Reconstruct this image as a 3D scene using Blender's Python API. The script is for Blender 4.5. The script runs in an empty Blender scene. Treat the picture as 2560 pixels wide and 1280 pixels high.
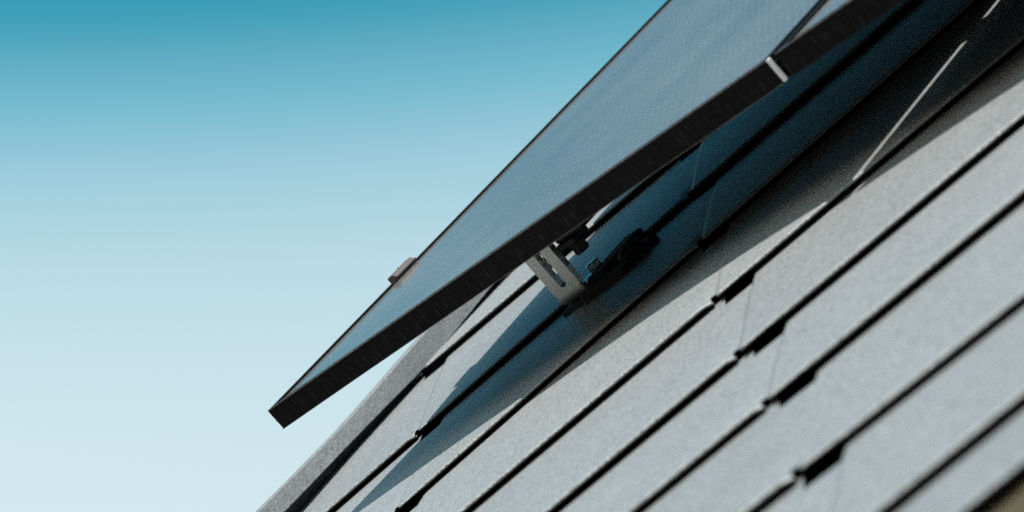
import bpy, bmesh, math, random
from mathutils import Matrix, Vector
random.seed(7)
scn = bpy.context.scene
col = scn.collection

# ------------------------------------------------------------------ camera
PITCH = 28.3136
cam_d = bpy.data.cameras.new('camera')
cam = bpy.data.objects.new('camera', cam_d); col.objects.link(cam)
cam.location = (0, 0, 1.6)
cam.rotation_euler = (math.radians(90 + PITCH), 0, 0)
cam_d.sensor_width = 36
cam_d.lens = 112.5
cam_d.clip_start = 0.05
cam_d.clip_end = 5000
cam_d.dof.use_dof = True
cam_d.dof.focus_distance = 4.55
cam_d.dof.aperture_fstop = 5.6
scn.camera = cam

# ------------------------------------------------------------------ roof frame (world axes of the roof plane)
E = Vector((0.56238, -0.82688, 0.0)).normalized()      # along the front edge of the panels, level
S = Vector((0.5027, 0.3419, 0.7940)); S = (S - E * S.dot(E)).normalized()   # up the slope
N = E.cross(S)                                         # out of the roof
A = Vector((-0.3521, 4.1646, 3.5903))                  # upper front corner of the first panel
ROT = Matrix((E, S, N)).transposed()
QUAT = ROT.to_quaternion()
TH = math.radians(39.75)                               # courses run at this angle to the panels
CT, ST = math.cos(TH), math.sin(TH)
def pq(p, q): return (p * CT - q * ST, p * ST + q * CT)   # course coordinates -> (e, s)
def W(v): return A + ROT @ Vector(v)

# ------------------------------------------------------------------ sky and sun
SUN = (ROT @ Vector((0.10, 0.18, 1.0))).normalized()
el = math.asin(SUN.z); az = math.atan2(SUN.x, SUN.y)
w = bpy.data.worlds.new('World'); scn.world = w; w.use_nodes = True
nt = w.node_tree; nt.nodes.clear()
out = nt.nodes.new('ShaderNodeOutputWorld'); bg = nt.nodes.new('ShaderNodeBackground')
sky = nt.nodes.new('ShaderNodeTexSky'); sky.sky_type = 'NISHITA'; sky.sun_disc = False
sky.sun_elevation = el; sky.sun_rotation = az
sky.altitude = 200; sky.air_density = 1.0; sky.dust_density = 0.6; sky.ozone_density = 1.5
tc = nt.nodes.new('ShaderNodeTexCoord'); sx = nt.nodes.new('ShaderNodeVectorMath'); sx.operation = 'DOT_PRODUCT'
sx.inputs[1].default_value = (-math.sin(math.radians(5.5)), 0, math.cos(math.radians(5.5)))   # the sky deepens slightly towards the left
nt.links.new(tc.outputs['Generated'], sx.inputs[0])
asn = nt.nodes.new('ShaderNodeMath'); asn.operation = 'ARCSINE'; nt.links.new(sx.outputs['Value'], asn.inputs[0])
mr = nt.nodes.new('ShaderNodeMapRange'); mr.inputs[1].default_value = 0.0; mr.inputs[2].default_value = math.pi / 2
nt.links.new(asn.outputs[0], mr.inputs[0])
ramp = nt.nodes.new('ShaderNodeValToRGB'); ramp.color_ramp.interpolation = 'LINEAR'
nt.links.new(mr.outputs[0], ramp.inputs[0])
STOPS = [
    (0.0000, (0.2162, 0.2154, 0.2544)),
    (0.1333, (0.4089, 0.3062, 0.2169)),
    (0.2222, (0.6198, 0.4608, 0.2943)),
    (0.2633, (0.7020, 0.5281, 0.3297)),
    (0.2889, (0.6931, 0.5502, 0.3424)),
    (0.3144, (0.6257, 0.5371, 0.3409)),
    (0.3333, (0.4586, 0.4899, 0.3238)),
    (0.3489, (0.2462, 0.4053, 0.2857)),
    (0.3656, (0.0726, 0.2938, 0.2323)),
    (0.3833, (0.0311, 0.2328, 0.1955)),
    (0.4222, (0.0252, 0.2130, 0.1893)),
    (0.5556, (0.0234, 0.1907, 0.1846)),
    (0.7778, (0.0204, 0.1556, 0.1613)),
    (1.0000, (0.0168, 0.1283, 0.1371)),
]
def set_ramp(stops):
    cr = ramp.color_ramp
    while len(cr.elements) > 1: cr.elements.remove(cr.elements[-1])
    cr.elements[0].position = stops[0][0]; cr.elements[0].color = (*stops[0][1], 1)
    for p, c in stops[1:]:
        e_ = cr.elements.new(p); e_.color = (*c, 1)
set_ramp(STOPS)
sc4 = nt.nodes.new('ShaderNodeVectorMath'); sc4.operation = 'SCALE'; sc4.inputs['Scale'].default_value = 5.0
nt.links.new(ramp.outputs[0], sc4.inputs[0])
mx = nt.nodes.new('ShaderNodeMix'); mx.data_type = 'RGBA'; mx.blend_type = 'MULTIPLY'; mx.inputs[0].default_value = 1.0
nt.links.new(sky.outputs[0], mx.inputs[6]); nt.links.new(sc4.outputs[0], mx.inputs[7])
nt.links.new(mx.outputs[2], bg.inputs[0]); bg.inputs[1].default_value = 0.1
nt.links.new(bg.outputs[0], out.inputs[0])

sun_d = bpy.data.lights.new('sun', 'SUN'); sun_d.energy = 5.0; sun_d.angle = math.radians(0.53); sun_d.color = (1.0, 0.965, 0.92)
sun = bpy.data.objects.new('sun', sun_d); col.objects.link(sun)
sun.location = (0, 0, 12); sun.rotation_euler = SUN.to_track_quat('Z', 'Y').to_euler()

vs = scn.view_settings
vs.view_transform = 'Standard'; vs.look = 'None'; vs.gamma = 1.0; vs.use_curve_mapping = False
vs.exposure = 0.55
scn.cycles.use_denoising = False      # keep the fine grain of the coating

# ------------------------------------------------------------------ materials
def mat(name):
    m = bpy.data.materials.new(name); m.use_nodes = True
    t = m.node_tree; b = t.nodes['Principled BSDF']
    return m, t, b
def nn(t, kind, **kw):
    n_ = t.nodes.new(kind)
    for k, v in kw.items(): setattr(n_, k, v)
    return n_
def ramp_node(t, fac, stops):
    r = t.nodes.new('ShaderNodeValToRGB')
    r.color_ramp.elements[0].position = stops[0][0]; r.color_ramp.elements[0].color = (*stops[0][1], 1)
    r.color_ramp.elements[1].position = stops[-1][0]; r.color_ramp.elements[1].color = (*stops[-1][1], 1)
    for p, c in stops[1:-1]:
        x = r.color_ramp.elements.new(p); x.color = (*c, 1)
    t.links.new(fac, r.inputs[0])
    return r
def mix(t, a, b, fac, mode='MIX'):
    m = t.nodes.new('ShaderNodeMix'); m.data_type = 'RGBA'; m.blend_type = mode
    if isinstance(fac, float): m.inputs[0].default_value = fac
    else: t.links.new(fac, m.inputs[0])
    for i, v in ((6, a), (7, b)):
        if isinstance(v, tuple): m.inputs[i].default_value = (*v, 1)
        else: t.links.new(v, m.inputs[i])
    return m.outputs[2]
def g3(v): return (v, v, v)

def granule_mat(name, lo, hi, tint, rough=0.6, bump=1.0, coat=0.85):
    m, t, b = mat(name)
    c = nn(t, 'ShaderNodeTexCoord')
    vo = nn(t, 'ShaderNodeTexVoronoi'); vo.inputs['Scale'].default_value = 270
    no = nn(t, 'ShaderNodeTexNoise'); no.inputs['Scale'].default_value = 190; no.inputs['Detail'].default_value = 3
    big = nn(t, 'ShaderNodeTexNoise'); big.inputs['Scale'].default_value = 9; big.inputs['Detail'].default_value = 5
    for x in (vo, no, big): t.links.new(c.outputs['Object'], x.inputs['Vector'])
    sep = nn(t, 'ShaderNodeSeparateColor'); t.links.new(vo.outputs['Color'], sep.inputs[0])
    lo_c = tuple(lo * k for k in tint); hi_c = tuple(hi * k for k in tint); mid = tuple((lo + hi) * .5 * k for k in tint)
    r = ramp_node(t, sep.outputs[0], [(0.0, lo_c), (0.35, mid), (0.85, mid), (1.0, hi_c)])
    r2 = ramp_node(t, big.outputs[0], [(0.3, g3(0.94)), (0.7, g3(1.04))])
    oi = nn(t, 'ShaderNodeObjectInfo')
    r3 = ramp_node(t, oi.outputs['Random'], [(0.0, g3(0.90)), (1.0, g3(1.06))])
    colr = mix(t, mix(t, r.outputs[0], r2.outputs[0], 1.0, 'MULTIPLY'), r3.outputs[0], 1.0, 'MULTIPLY')
    t.links.new(colr, b.inputs['Base Color'])
    b.inputs['Roughness'].default_value = rough
    b.inputs['Specular IOR Level'].default_value = 0.5
    b.inputs['Coat Weight'].default_value = coat; b.inputs['Coat Roughness'].default_value = 0.42     # acrylic overglaze
    bp = nn(t, 'ShaderNodeBump'); bp.inputs['Strength'].default_value = bump; bp.inputs['Distance'].default_value = 0.0022
    ad = nn(t, 'ShaderNodeMath', operation='ADD'); t.links.new(vo.outputs['Distance'], ad.inputs[0]); t.links.new(no.outputs[0], ad.inputs[1])
    t.links.new(ad.outputs[0], bp.inputs['Height']); t.links.new(bp.outputs[0], b.inputs['Normal'])
    return m
M_SHINGLE = granule_mat('granule_coated_steel', 0.125, 0.265, (0.97, 1.0, 1.01))
M_TRIM = granule_mat('granule_coated_trim', 0.09, 0.19, (0.95, 1.0, 1.02), bump=0.3, coat=0.1)

def plain(name, c, rough, metal=0.0, spec=0.5, noise=0.0, nscale=60.0, bump=0.0):
    m, t, b = mat(name)
    b.inputs['Roughness'].default_value = rough; b.inputs['Metallic'].default_value = metal
    b.inputs['Specular IOR Level'].default_value = spec
    cc = nn(t, 'ShaderNodeTexCoord'); no = nn(t, 'ShaderNodeTexNoise')
    no.inputs['Scale'].default_value = nscale; no.inputs['Detail'].default_value = 6
    t.links.new(cc.outputs['Object'], no.inputs['Vector'])
    r = ramp_node(t, no.outputs[0], [(0.3, tuple(x * (1 - noise) for x in c)), (0.7, tuple(min(1, x * (1 + noise)) for x in c))])
    t.links.new(r.outputs[0], b.inputs['Base Color'])
    if bump:
        bp = nn(t, 'ShaderNodeBump'); bp.inputs['Strength'].default_value = bump; bp.inputs['Distance'].default_value = 0.001
        t.links.new(no.outputs[0], bp.inputs['Height']); t.links.new(bp.outputs[0], b.inputs['Normal'])
    return m
M_FELT = plain('black_underlay_felt', (0.012, 0.012, 0.013), 0.95, noise=0.4, spec=0.1)
M_BLACKRAIL = plain('black_anodised_rail', (0.012, 0.012, 0.013), 0.45, noise=0.2)
M_ALU = plain('cast_aluminium', (0.95, 0.91, 0.85), 0.38, metal=0.85, noise=0.22, nscale=420, bump=0.25)
M_CLAMP = plain('bronze_grey_aluminium', (0.10, 0.078, 0.070), 0.45, metal=0.3, noise=0.15, nscale=300)
M_STEEL = plain('stainless_steel', (0.62, 0.60, 0.57), 0.22, metal=1.0, noise=0.1)
M_BARE = plain('bare_aluminium_edge', (0.80, 0.80, 0.80), 0.45, metal=0.2, noise=0.05)
M_PALE_LIP = plain('pale_frame_edge', (0.16, 0.14, 0.13), 0.5, metal=0.3, noise=0.5, nscale=120)  # pale lip strips; the lower one stands in for reflected roof light
M_RUBBER = plain('black_rubber', (0.012, 0.012, 0.013), 0.75, noise=0.3)
M_BEIGE = plain('beige_painted_timber', (0.50, 0.41, 0.27), 0.6, noise=0.15, nscale=25)
M_WALL = plain('dark_render_wall', (0.10, 0.10, 0.10), 0.9, noise=0.15, nscale=30)
M_BACK = plain('black_back_sheet', (0.005, 0.005, 0.005), 0.7, noise=0.1)
M_GROUND = plain('dark_lawn_ground', (0.055, 0.058, 0.045), 0.95, noise=0.3, nscale=14)

def frame_mat():
    m, t, b = mat('black_anodised_frame')
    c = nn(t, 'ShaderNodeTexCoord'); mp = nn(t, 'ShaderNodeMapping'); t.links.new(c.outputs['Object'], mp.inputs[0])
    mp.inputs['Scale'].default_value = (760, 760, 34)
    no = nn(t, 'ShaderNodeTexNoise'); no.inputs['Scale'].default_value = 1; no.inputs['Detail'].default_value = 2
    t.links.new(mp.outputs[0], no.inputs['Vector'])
    r = ramp_node(t, no.outputs[0], [(0.42, (0.003, 0.003, 0.0032)), (0.62, (0.006, 0.006, 0.0062)), (0.76, (0.075, 0.073, 0.071))])  # pale streaks painted in as reflections of the bright roof
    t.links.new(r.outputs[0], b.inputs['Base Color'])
    b.inputs['Roughness'].default_value = 0.5; b.inputs['Specular IOR Level'].default_value = 0.08
    bp = nn(t, 'ShaderNodeBump'); bp.inputs['Strength'].default_value = 0.35; bp.inputs['Distance'].default_value = 0.0006
    t.links.new(no.outputs[0], bp.inputs['Height']); t.links.new(bp.outputs[0], b.inputs['Normal'])
    return m
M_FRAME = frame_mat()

def glass_mat():
    m, t, b = mat('dark_cell_glass')
    c = nn(t, 'ShaderNodeTexCoord'); sp = nn(t, 'ShaderNodeSeparateXYZ'); t.links.new(c.outputs['Object'], sp.inputs[0])
    # busbar wires every 15 mm, broken into dots by the solder pads
    def saw(sock, period, width):
        a = nn(t, 'ShaderNodeMath', operation='DIVIDE'); t.links.new(sock, a.inputs[0]); a.inputs[1].default_value = period
        f = nn(t, 'ShaderNodeMath', operation='FRACT'); t.links.new(a.outputs[0], f.inputs[0])
        g = nn(t, 'ShaderNodeMath', operation='LESS_THAN'); t.links.new(f.outputs[0], g.inputs[0]); g.inputs[1].default_value = width
        return g.outputs[0]
    bus = saw(sp.outputs['X'], 0.0151, 0.08); pad = saw(sp.outputs['Y'], 0.021, 0.6)
    mu = nn(t, 'ShaderNodeMath', operation='MULTIPLY'); t.links.new(bus, mu.inputs[0]); t.links.new(pad, mu.inputs[1])
    gapx = saw(sp.outputs['X'], 0.184, 0.011); gapy = saw(sp.outputs['Y'], 0.0925, 0.018)
    gm = nn(t, 'ShaderNodeMath', operation='MAXIMUM'); t.links.new(gapx, gm.inputs[0]); t.links.new(gapy, gm.inputs[1])
    dust = nn(t, 'ShaderNodeTexVoronoi'); dust.inputs['Scale'].default_value = 170; dust.inputs['Randomness'].default_value = 1
    t.links.new(c.outputs['Object'], dust.inputs['Vector'])
    ds = nn(t, 'ShaderNodeMath', operation='LESS_THAN'); t.links.new(dust.outputs['Distance'], ds.inputs[0]); ds.inputs[1].default_value = 0.13
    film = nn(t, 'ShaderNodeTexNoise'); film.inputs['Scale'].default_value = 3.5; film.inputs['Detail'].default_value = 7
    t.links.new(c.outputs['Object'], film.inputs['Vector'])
    base = mix(t, (0.014, 0.022, 0.040), (0.006, 0.007, 0.009), gm.outputs[0])
    base = mix(t, base, (0.17, 0.18, 0.19), mu.outputs[0])
    dm = nn(t, 'ShaderNodeMath', operation='MULTIPLY'); t.links.new(ds.outputs[0], dm.inputs[0]); dm.inputs[1].default_value = 0.75
    base = mix(t, base, (0.62, 0.64, 0.66), dm.outputs[0])
    # dust film, its pale veil also standing in for brighter sky reflection
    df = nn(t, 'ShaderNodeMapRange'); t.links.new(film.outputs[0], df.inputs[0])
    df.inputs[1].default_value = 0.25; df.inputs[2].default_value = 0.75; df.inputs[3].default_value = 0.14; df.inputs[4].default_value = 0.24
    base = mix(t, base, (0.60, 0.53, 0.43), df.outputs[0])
    t.links.new(base, b.inputs['Base Color'])
    rr = nn(t, 'ShaderNodeMapRange'); t.links.new(film.outputs[0], rr.inputs[0])
    rr.inputs[1].default_value = 0.3; rr.inputs[2].default_value = 0.7; rr.inputs[3].default_value = 0.07; rr.inputs[4].default_value = 0.13
    t.links.new(rr.outputs[0], b.inputs['Roughness'])
    b.inputs['IOR'].default_value = 1.45; b.inputs['Specular IOR Level'].default_value = 0.5
    fine = nn(t, 'ShaderNodeTexNoise'); fine.inputs['Scale'].default_value = 700
    t.links.new(c.outputs['Object'], fine.inputs['Vector'])
    bp = nn(t, 'ShaderNodeBump'); bp.inputs['Strength'].default_value = 0.04; bp.inputs['Distance'].default_value = 0.0003
    t.links.new(fine.outputs[0], bp.inputs['Height']); t.links.new(bp.outputs[0], b.inputs['Normal'])
    return m
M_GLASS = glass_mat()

# ------------------------------------------------------------------ builders
def link(name, data, parent=None, loc=(0, 0, 0)):
    o = bpy.data.objects.new(name, data); col.objects.link(o)
    o.parent = parent; o.location = loc
    return o
def mesh_from(name, verts, faces, m, smooth=False):
    me = bpy.data.meshes.new(name); me.from_pydata([tuple(v) for v in verts], [], faces)
    bm = bmesh.new(); bm.from_mesh(me); bmesh.ops.recalc_face_normals(bm, faces=bm.faces)
    bm.to_mesh(me); bm.free()
    me.materials.append(m)
    if smooth:
        for p in me.polygons: p.use_smooth = True
    return me
def root(name, base, label, cat, group=None):
    o = bpy.data.objects.new(name, None); col.objects.link(o)
    o.location = W(base); o.rotation_mode = 'QUATERNION'; o.rotation_quaternion = QUAT
    o.empty_display_size = 0.05
    o['label'] = label; o['category'] = cat
    if group: o['group'] = group
    return o
def part(name, parent, base, verts, faces, m, smooth=False):
    b = Vector(base)
    return link(name, mesh_from(name, [Vector(v) - b for v in verts], faces, m, smooth), parent)

def prism(profile, fn0, fn1):
    """closed profile swept between two section functions"""
    n_ = len(profile)
    v = [fn0(*p) for p in profile] + [fn1(*p) for p in profile]
    f = [[i, (i + 1) % n_, (i + 1) % n_ + n_, i + n_] for i in range(n_)]
    f.append(list(range(n_))[::-1]); f.append(list(range(n_, 2 * n_)))
    return v, f
def box_bev(lo, hi, bev):
    bm = bmesh.new()
    r = bmesh.ops.create_cube(bm, size=1.0)
    for v in bm.verts:
        v.co = Vector([(lo[i] + hi[i]) / 2 + v.co[i] * (hi[i] - lo[i]) for i in range(3)])
    if bev: bmesh.ops.bevel(bm, geom=bm.edges[:], offset=bev, segments=2, affect='EDGES', profile=0.5)
    bm.verts.ensure_lookup_table()
    v = [x.co.copy() for x in bm.verts]; f = [[y.index for y in x.verts] for x in bm.faces]
    bm.free(); return v, f
def lathe(center, axis, prof, seg=24, twist=0.0, hexa=False):
    """prof: (radius, height) list along axis; axis 0,1,2"""
    v = []; f = []
    seg = 6 if hexa else seg
    for r, h in prof:
        for i in range(seg):
            a = 2 * math.pi * i / seg + twist
            q = [0, 0, 0]; q[axis] = h; q[(axis + 1) % 3] = r * math.cos(a); q[(axis + 2) % 3] = r * math.sin(a)
            v.append(Vector(center) + Vector(q))
    for j in range(len(prof) - 1):
        for i in range(seg):
            f.append([j * seg + i, j * seg + (i + 1) % seg, (j + 1) * seg + (i + 1) % seg, (j + 1) * seg + i])
    f.append(list(range(seg))[::-1]); f.append([(len(prof) - 1) * seg + i for i in range(seg)])
    return v, f
def join(*vf):
    V = []; F = []
    for v, f in vf:
        o = len(V); V += [Vector(x) for x in v]; F += [[i + o for i in ff] for ff in f]
    return V, F

# ------------------------------------------------------------------ ground
G = 3000.0
gm_ = bpy.data.meshes.new('ground'); gm_.from_pydata([(-G, -G, 0), (G, -G, 0), (G, G, 0), (-G, G, 0)], [], [[0, 1, 2, 3]])
gm_.materials.append(M_GROUND)
g_o = link('ground', gm_); g_o['kind'] = 'structure'

# ------------------------------------------------------------------ house with the shingled roof
house = bpy.data.objects.new('house', None); col.objects.link(house)
HB = Vector((W((1.3, 0, -0.3)).x, W((1.3, 0, -0.3)).y, 0)); house.location = HB
house['label'] = 'house with roof of overlapping grey granule coated shingles under the panels'
house['category'] = 'house'

# nose line of each course: q, height at p=0, slope along p
NOSE = {-5: (2.72, -0.158, 0), -4: (2.30, -0.158, 0), -3: (1.88, -0.158, 0), -2: (1.45, -0.159, 0), -1: (1.02, -0.161, 0),
        0: (0.5959, -0.1681, 0.0001), 1: (0.1861, -0.1877, 0.0142), 2: (-0.3228, -0.1847, 0.0215), 3: (-0.7337, -0.1764, 0.0006),
        4: (-1.1163, -0.1735, -0.0045), 5: (-1.4397, -0.1669, -0.0109), 6: (-1.7996, -0.1490, -0.0289), 7: (-2.1127, -0.1563, -0.0116),
        8: (-2.326, -0.1425, -0.010)}
def zn(k, p):
    q, z, b = NOSE[k]; return z + b * max(-0.1, min(1.2, p))
NH = 0.0125        # drop of the front lip
VERGE = -0.338

roof_v = []; roof_f = []
ps = [-3.2 + 0.4 * i for i in range(17)]
ks = sorted(NOSE.keys())
for k in ks:
    for p in ps:
        e_, s_ = pq(p, NOSE[k][0]); roof_v.append((e_, s_, zn(k, p) - 0.052))
for a in range(len(ks) - 1):
    for i in range(len(ps) - 1):
        j = a * len(ps) + i; roof_f.append([j, j + 1, j + 1 + len(ps), j + len(ps)])
bm = bmesh.new()
for v in roof_v: bm.verts.new(v)
bm.verts.ensure_lookup_table()
for f in roof_f: bm.faces.new([bm.verts[i] for i in f])
bmesh.ops.bisect_plane(bm, geom=bm.verts[:] + bm.edges[:] + bm.faces[:], plane_co=(VERGE - .005, 0, 0), plane_no=(1, 0, 0), clear_inner=True)
bmesh.ops.bisect_plane(bm, geom=bm.verts[:] + bm.edges[:] + bm.faces[:], plane_co=(0, 2.9, 0), plane_no=(0, 1, 0), clear_outer=True)
bmesh.ops.recalc_face_normals(bm, faces=bm.faces)
ext = bmesh.ops.extrude_face_region(bm, geom=bm.faces[:])
for g_ in ext['geom']:
    if isinstance(g_, bmesh.types.BMVert): g_.co.z -= 0.03
bmesh.ops.recalc_face_normals(bm, faces=bm.faces)
rme = bpy.data.meshes.new('roof'); bm.to_mesh(rme); bm.free(); rme.materials.append(M_FELT)
roof = link('roof', rme, house, A - HB); roof.rotation_mode = 'QUATERNION'; roof.rotation_quaternion = QUAT

PL, P0 = 0.545, 0.112
COLSHIFT = {0: 0.0, 1: 0.0, 2: 0.005, 3: 0.006, 4: 0.02, 5: 0.04, 6: 0.055, 7: 0.06, 8: 0.06}
SLANT = 0.038; LAP = 0.060
def shingle(k, j):
    rnd = random.Random(k * 100 + j)
    q0 = NOSE[k][0]; q1 = NOSE[k - 1][0]; gap = q1 - q0
    pl = P0 + PL * j + COLSHIFT.get(k, 0.0); pr = pl + PL
    dz = rnd.uniform(-0.0006, 0.0006)
    rnd_z = rnd.uniform(-1, 1); un = 1 - (0.044 + 0.007 * rnd.uniform(-1, 1)) / gap
    hem = [(0.016, -0.0042), (0.004, -0.0046), (-0.0008, -0.0043), (-0.0026, -0.0032), (-0.0031, -0.0020), (-0.0024, -0.0009), (-0.0004, -0.0002), (0.004, 0.0)]
    us = [0.02, 0.05, 0.10, 0.18, 0.28, 0.40, 0.52, 0.64, un, 0.5 * (un + 1) - .02, 0.985, 1.07]
    us.sort()
    rows = [('h', a, b) for a, b in hem] + [('f', u, 0) for u in us]
    cols = [(0.0, 'skirt'), (0.0, 0), (0.012, 0), (0.15, 0), (0.30, 0), (0.45, 0), (0.60, 0), (0.75, 0), (0.9, 0), (0.976, 0), (1.0, 'notch'), (1.0, 'lap')]
    V = []; F = []
    for kind, a, b in rows:
        u = (a / gap) if kind == 'h' else a
        for t_, tag in cols:
            pL = pl + SLANT * max(0, u); pR = pr - 0.010
            p = pL + (pR - pL) * t_
            if tag == 'lap': p = pr + LAP
            zr = 0.0005 * (1 - t_) - (0.0012 if tag == 'lap' else 0)
            if tag == 'skirt': zr -= 0.0006
            if u <= 0.051 and tag in ('notch', 'lap'): zr -= 0.0028      # turned-down corner at the lap
            if kind == 'h': q = q0 + a; z = zn(k, p) + b
            else:
                q = q0 + u * gap
                wv = 0.30 * u + 0.70 * u * u
                z = (1 - u) * zn(k, p) + u * zn(k - 1, p) - (0.0122 + 0.0012 * rnd_z) * wv
            e_, s_ = pq(p, q); V.append((e_, s_, z + zr + dz))
    nc = len(cols)
    iu = len(hem) + us.index(un)
    for r in range(len(rows) - 1):
        for c in range(nc - 1):
            if c == nc - 2 and (r >= iu or r < len(hem) + 1): continue          # cut corners at the side lap
            i = r * nc + c; F.append([i, i + 1, i + 1 + nc, i + nc])
    # little turned-down tongue that closes the hem at the lap
    bx, by = pq(pr, q0)
    return V, F, (pl, q0)
def add_shingle(k, j):
    V, F, (pl, q0) = shingle(k, j)
    if max(v[0] for v in V) < VERGE + 0.02 or min(v[1] for v in V) > 2.85: return
    base = Vector((*pq(pl, q0), zn(k, pl)))
    bm = bmesh.new()
    vs_ = [bm.verts.new(Vector(v) - base) for v in V]
    for f in F: bm.faces.new([vs_[i] for i in f])
    if min(v[0] for v in V) < VERGE:
        bmesh.ops.bisect_plane(bm, geom=bm.verts[:] + bm.edges[:] + bm.faces[:], plane_co=(VERGE - base.x, 0, 0), plane_no=(1, 0, 0), clear_inner=True)
    bmesh.ops.recalc_face_normals(bm, faces=bm.faces)
    for f in bm.faces: f.smooth = True
    me = bpy.data.meshes.new('shingle'); bm.to_mesh(me); bm.free(); me.materials.append(M_SHINGLE)
    me.shade_smooth() if False else None
    link('shingle', me, roof, base)
for k in range(-4, 9):
    for j in range(-6, 5):
        add_shingle(k, j)

# verge trim along the left edge of the roof
VZ = [(-3.5, -0.145, 0.030), (-1.2, -0.155, 0.030), (-0.2, -0.1595, 0.030), (0.10, -0.1618, 0.0285), (0.21, -0.1632, 0.0272), (0.34, -0.1647, 0.0268), (0.42, -0.1662, 0.0300), (0.48, -0.1676, 0.0335), (0.53, -0.1686, 0.0365),
      (0.60, -0.1665, 0.0360), (0.66, -0.1635, 0.034), (0.78, -0.1570, 0.031), (1.1, -0.152, 0.031), (2.85, -0.148, 0.031)]
V = []; F = []
for s_, z, h in VZ:
    for (a, b) in [(-0.3000, 0.0), (-0.3145, h * 0.92), (-0.3175, h * 0.985), (-0.3215, h), (-0.344, h * 0.93), (-0.350, h * 0.80), (-0.352, -0.09), (-0.3485, -0.09), (-0.3465, h * 0.7), (-0.322, h * 0.86), (-0.3170, h * .80), (-0.3022, 0.0005)]:
        V.append((a, s_, z + b))
n_ = 12
for i in range(len(VZ) - 1):
    for j in range(n_):
        a, b = i * n_ + j, i * n_ + (j + 1) % n_
        F.append([a, b, b + n_, a + n_])
F.append(list(range(n_))); F.append(list(range((len(VZ) - 1) * n_, len(VZ) * n_)))
o = link('verge_trim', mesh_from('verge_trim', V, F, M_TRIM, False), house, A - HB); o.rotation_mode = 'QUATERNION'; o.rotation_quaternion = QUAT
o['label'] = 'darker grey coated trim strip along the sky edge of the roof'

# fascia board under the eave
def pqz(p, q, z): return (*pq(p, q), z)
v, f = prism([(-2.296, -0.1715), (-2.318, -0.1715), (-2.320, -0.1735), (-2.320, -0.190), (-2.318, -0.192), (-2.296, -0.192)],
             lambda q, z: pqz(-2.27, q, z), lambda q, z: pqz(2.5, q, z))
o = link('fascia_board', mesh_from('fascia_board', v, f, M_BEIGE), house, A - HB); o.rotation_mode = 'QUATERNION'; o.rotation_quaternion = QUAT
# wall body below the roof
top = [(-0.25, -2.66), (3.0, 0.05), (3.0, 2.6), (-0.25, 2.6)]
tw = [W((a, b, -0.30)) - HB for a, b in top]; bw = [Vector((x.x, x.y, 0.0)) for x in tw]
link('wall', mesh_from('wall', tw + bw, [[0, 1, 2, 3], [4, 7, 6, 5], [0, 4, 5, 1], [1, 5, 6, 2], [2, 6, 7, 3], [3, 7, 4, 0]], M_WALL), house)

# ------------------------------------------------------------------ solar panels
PW, PH, PT = 1.158, 2.278, 0.035
PROF = [(0.0006, 0.0), (0.0105, 0.0), (0.011, -0.0005), (0.011, -0.0032), (0.0025, -0.0060), (0.0025, -0.0335), (0.030, -0.0335), (0.030, -0.0350),
        (-0.0006, -0.0350), (-0.0010, -0.0344), (0.0, -0.0334), (0.0, -0.0006)]
PROF_S = [(0.0006, 0.0), (0.0105, 0.0), (0.011, -0.0005), (0.011, -0.0032), (0.0025, -0.0060), (0.0025, -0.0335), (0.030, -0.0335), (0.030, -0.0350),
          (0.0006, -0.0350), (0.0, -0.0344), (0.0, -0.021), (-0.0009, -0.0205), (-0.0009, -0.0190), (0.0, -0.0185), (0.0, -0.0115), (-0.0009, -0.011), (-0.0009, -0.0095), (0.0, -0.009), (0.0, -0.0006)]
def panel(e0, label):
    b = (e0, 0, -PT)
    r = root('solar_panel', b, label, 'solar panel', 'solar panels in the row')
    e1, s1 = e0 + PW, PH
    def add(nm, vf, m): return part(nm, r, b, vf[0], vf[1], m)
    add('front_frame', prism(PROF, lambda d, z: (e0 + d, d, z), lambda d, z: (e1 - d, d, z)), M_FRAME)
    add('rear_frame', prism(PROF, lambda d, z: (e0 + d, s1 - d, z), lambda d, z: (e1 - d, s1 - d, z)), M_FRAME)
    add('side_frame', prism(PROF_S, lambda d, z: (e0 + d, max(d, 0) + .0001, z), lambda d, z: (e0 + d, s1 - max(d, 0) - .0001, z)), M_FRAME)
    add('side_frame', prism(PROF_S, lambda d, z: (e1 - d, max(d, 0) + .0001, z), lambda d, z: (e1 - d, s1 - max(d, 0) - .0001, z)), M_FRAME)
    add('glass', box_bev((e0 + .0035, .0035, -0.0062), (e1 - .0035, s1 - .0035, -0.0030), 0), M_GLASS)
    add('back_sheet', box_bev((e0 + .0035, .0035, -0.0078), (e1 - .0035, s1 - .0035, -0.0066), 0), M_BACK)
    add('top_lip_edge', box_bev((e0 + .001, -0.0002, -0.0011), (e1 - .001, 0.0009, 0.0003), 0), M_PALE_LIP)  # thin paler line along the upper front edge
    add('bottom_lip_glint', box_bev((e0 + .25, -0.0012, -0.0352), (e1 - .001, -0.0007, -0.0346), 0), M_PALE_LIP)  # strip added as the lit roof's reflection along the flange edge
    c = add('corner_edge', box_bev((e1 - 0.0012, -0.0008, -0.0345), (e1 + 0.0022, 0.0062, -0.0008), 0.0008), M_BARE)
    c['label'] = 'bare bright aluminium corner edge'
    return r
panel(0.0, 'solar panel with its whole sky reflecting glass and lower left corner in view')
panel(PW + 0.015, 'second solar panel, cut off by the top right, beyond the bright gap')

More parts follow.
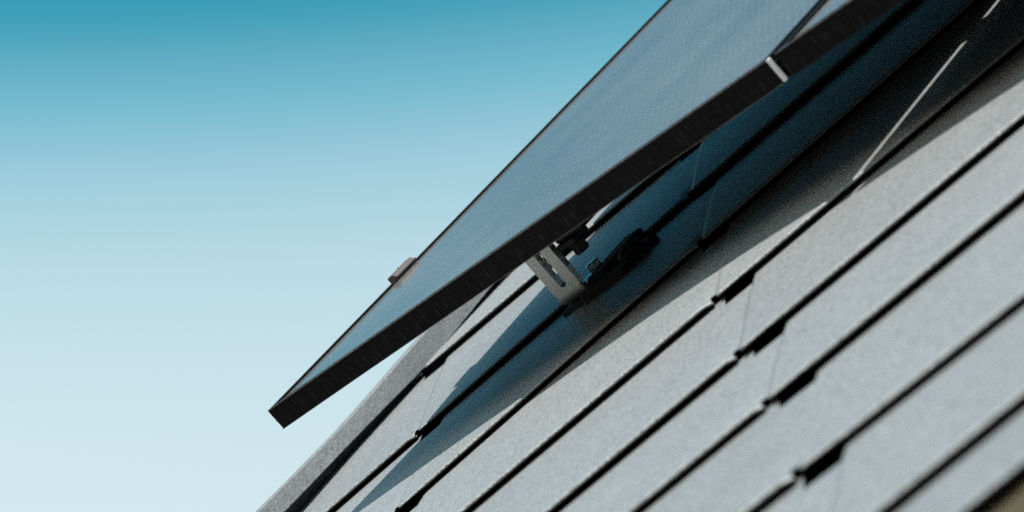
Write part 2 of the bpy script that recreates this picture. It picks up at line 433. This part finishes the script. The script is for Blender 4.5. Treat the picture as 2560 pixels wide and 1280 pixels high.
# ------------------------------------------------------------------ rails and clamps
def rail(s0, label):
    b = (-0.02, s0 + .02, -0.080)
    r = root('mounting_rail', b, label, 'mounting rail', 'rails under the panels')
    pr = [(0.0, -0.0355), (0.013, -0.0355), (0.013, -0.042), (0.006, -0.044), (0.006, -0.056), (0.034, -0.056), (0.034, -0.044), (0.027, -0.042), (0.027, -0.0355), (0.040, -0.0355), (0.040, -0.080), (0.0, -0.080)]
    v, f = prism(pr, lambda d, z: (-0.02, s0 + d, z), lambda d, z: (2.33, s0 + d, z))
    part('rail_profile', r, b, v, f, M_BLACKRAIL)
    v, f = box_bev((-0.0225, s0 - .001, -0.081), (-0.0201, s0 + .041, -0.0345), 0.0006)
    part('end_cap', r, b, v, f, M_RUBBER)
rail(0.355, 'black aluminium rail held by the slotted bracket under the panels')
rail(1.86, 'black aluminium rail further up the slope, hidden under the panels')

b = (-0.010, 0.370, -0.035)
r = root('end_clamp', b, 'small bronze grey clamp gripping the sky side edge of the panel', 'clamp')
prof = [(-0.0155, -0.0352), (-0.0012, -0.0352), (-0.0012, 0.0007), (0.0066, 0.0007), (0.0074, 0.0016), (0.0066, 0.0028), (0.0035, 0.0036), (0.0010, 0.0052), (-0.0010, 0.0070), (-0.0030, 0.0078), (-0.0105, 0.0078), (-0.0112, 0.0062), (-0.0124, 0.0062), (-0.0131, 0.0078), (-0.0150, 0.0074), (-0.0160, 0.0058)]
v, f = prism(prof, lambda x, z: (x, 0.351, z), lambda x, z: (x, 0.403, z)); part('clamp_body', r, b, v, f, M_CLAMP)
v, f = lathe((-0.0068, 0.377, 0.0036), 2, [(0.0040, 0), (0.0040, 0.0052), (0.0034, 0.0056), (0.0020, 0.0056), (0.0020, 0.0042)], 20); part('clamp_bolt', r, b, v, f, M_STEEL)

ge = PW + 0.0075
b = (ge, 0.370, -0.035)
r = root('mid_clamp', b, 'clamp bridging the gap between the two solar panels', 'clamp')
prof = [(-0.0070, -0.0352), (0.0070, -0.0352), (0.0070, 0.0007), (0.018, 0.0007), (0.018, 0.0035), (-0.018, 0.0035), (-0.018, 0.0007), (-0.0070, 0.0007)]
v, f = prism(prof, lambda x, z: (ge + x, 0.345, z), lambda x, z: (ge + x, 0.397, z)); part('clamp_body', r, b, v, f, M_CLAMP)
v, f = lathe((ge, 0.371, 0.0036), 2, [(0.0065, 0), (0.0065, 0.006), (0.0055, 0.007), (0.0030, 0.007), (0.0030, 0.003)], 20); part('clamp_bolt', r, b, v, f, M_STEEL)

# ------------------------------------------------------------------ slotted L bracket on the roof
b = (0.300, 0.400, -0.185)
br = root('roof_bracket', b, 'slotted aluminium L bracket holding up the panel near the roof', 'bracket')
E0, E1, SF, SB = 0.2480, 0.3075, 0.3425, 0.3540
ZT, ZB = -0.0385, -0.1640
def slotted_plate():
    ec = (E0 + E1) / 2; r_ = 0.0076; za, zb_ = -0.052, -0.1455
    loop = []; outr = []
    K = 10
    for i in range(K + 1):
        a = math.pi * i / K
        loop.append((ec + r_ * math.cos(a), za + r_ * math.sin(a)))
    for i in range(K + 1):
        a = math.pi + math.pi * i / K
        loop.append((ec + r_ * math.cos(a), zb_ + r_ * math.sin(a)))
    def tohull(x, z, i):
        k = i % (K + 1); topside = i <= K
        t_ = k / K
        # walk: right side -> top -> left side ; left -> bottom -> right
        if topside:
            if t_ <= 0.25: return (E1, za + (ZT - za) * t_ / 0.25)
            if t_ < 0.75: return (E1 + (E0 - E1) * (t_ - .25) / .5, ZT)
            return (E0, ZT + (za - ZT) * (t_ - .75) / .25)
        if t_ <= 0.25: return (E0, zb_ + (ZB - zb_) * t_ / 0.25)
        if t_ < 0.75: return (E0 + (E1 - E0) * (t_ - .25) / .5, ZB)
        return (E1, ZB + (zb_ - ZB) * (t_ - .75) / .25)
    outr = [tohull(*loop[i], i) for i in range(len(loop))]
    # snap to true corners
    n2 = len(loop); V = []
    for s_ in (SF, SB):
        V += [(x, s_, z) for x, z in loop] + [(x, s_, z) for x, z in outr]
    F = []
    for i in range(n2):
        j = (i + 1) % n2
        F.append([i, j, n2 + j, n2 + i]); F.append([2 * n2 + i, 3 * n2 + i, 3 * n2 + j, 2 * n2 + j])
        F.append([i, 2 * n2 + i, 2 * n2 + j, j]); F.append([n2 + i, n2 + j, 3 * n2 + j, 3 * n2 + i])
    return V, F
plate = slotted_plate()
# bend and foot: section in (s, z)
sec_o = []; sec_i = []
ro, ri = 0.018, 0.0085
for i in range(9):
    a = math.pi + (math.pi / 2) * i / 8
    sec_o.append((SF + ro + ro * math.cos(a), ZB + ro * math.sin(a)))
    sec_i.append((SF + ro + (ro - 0.0100) * math.cos(a), ZB + (ro - 0.0100) * math.sin(a)))
sec = sec_o + [(0.452, ZB - ro), (0.455, ZB - ro + .002), (0.455, ZB - ro + .0090), (0.453, ZB - ro + .0100)] + sec_i[::-1]
foot = prism(sec, lambda s_, z: (E0, s_, z - .00005), lambda s_, z: (E1, s_, z - .00005))
v, f = join(plate, foot); part('bracket_body', br, b, v, f, M_ALU)
ec = (E0 + E1) / 2
for z in (-0.0905, -0.106):
    v, f = lathe((ec, SB - 0.0005, z), 1, [(0.0066, 0.010), (0.0066, -0.0035), (0.0056, -0.0042), (0.0036, -0.0042), (0.0036, 0.001)], 20)
    part('slot_bolt', br, b, v, f, M_STEEL)
v, f = join(box_bev((0.3085, 0.356, -0.1000), (0.374, 0.425, -0.0815), 0.004), box_bev((0.306, 0.3525, -0.112), (0.346, 0.392, -0.0995), 0.003))
part('rail_connector', br, b, v, f, M_BLACKRAIL)
v, f = lathe((0.327, 0.372, -0.130), 2, [(0.011, 0), (0.0125, 0.002), (0.0125, 0.0185)], hexa=True); part('connector_nut', br, b, v, f, M_BLACKRAIL)
zf = ZB - ro + .0100
v, f = lathe((0.292, 0.402, zf), 2, [(0.0165, 0), (0.0165, 0.0022), (0.0155, 0.0028)], 28); part('washer', br, b, v, f, M_STEEL)
v, f = lathe((0.292, 0.402, zf + .0028), 2, [(0.0122, 0), (0.0128, 0.001), (0.0128, 0.0125), (0.0112, 0.0145), (0.007, 0.0148)], hexa=True, twist=.3); part('anchor_bolt', br, b, v, f, M_STEEL)
v, f = box_bev((0.240, 0.335, -0.1950), (0.3085, 0.480, ZB - ro - .0003), 0.003)
part('rubber_pad', br, b, v, f, M_RUBBER)
v, f = join(box_bev((0.3080, 0.318, -0.1960), (0.4150, 0.420, -0.1725), 0.005), box_bev((0.3082, 0.352, -0.1800), (0.3500, 0.470, -0.1640), 0.004))
part('base_block', br, b, v, f, M_RUBBER)
v, f = lathe((0.390, 0.380, -0.175), 2, [(0.022, 0), (0.022, 0.006), (0.018, 0.012), (0.011, 0.0155), (0.004, 0.0165)], 28); part('black_dome', br, b, v, f, M_RUBBER, True)  # low black dome on the base block
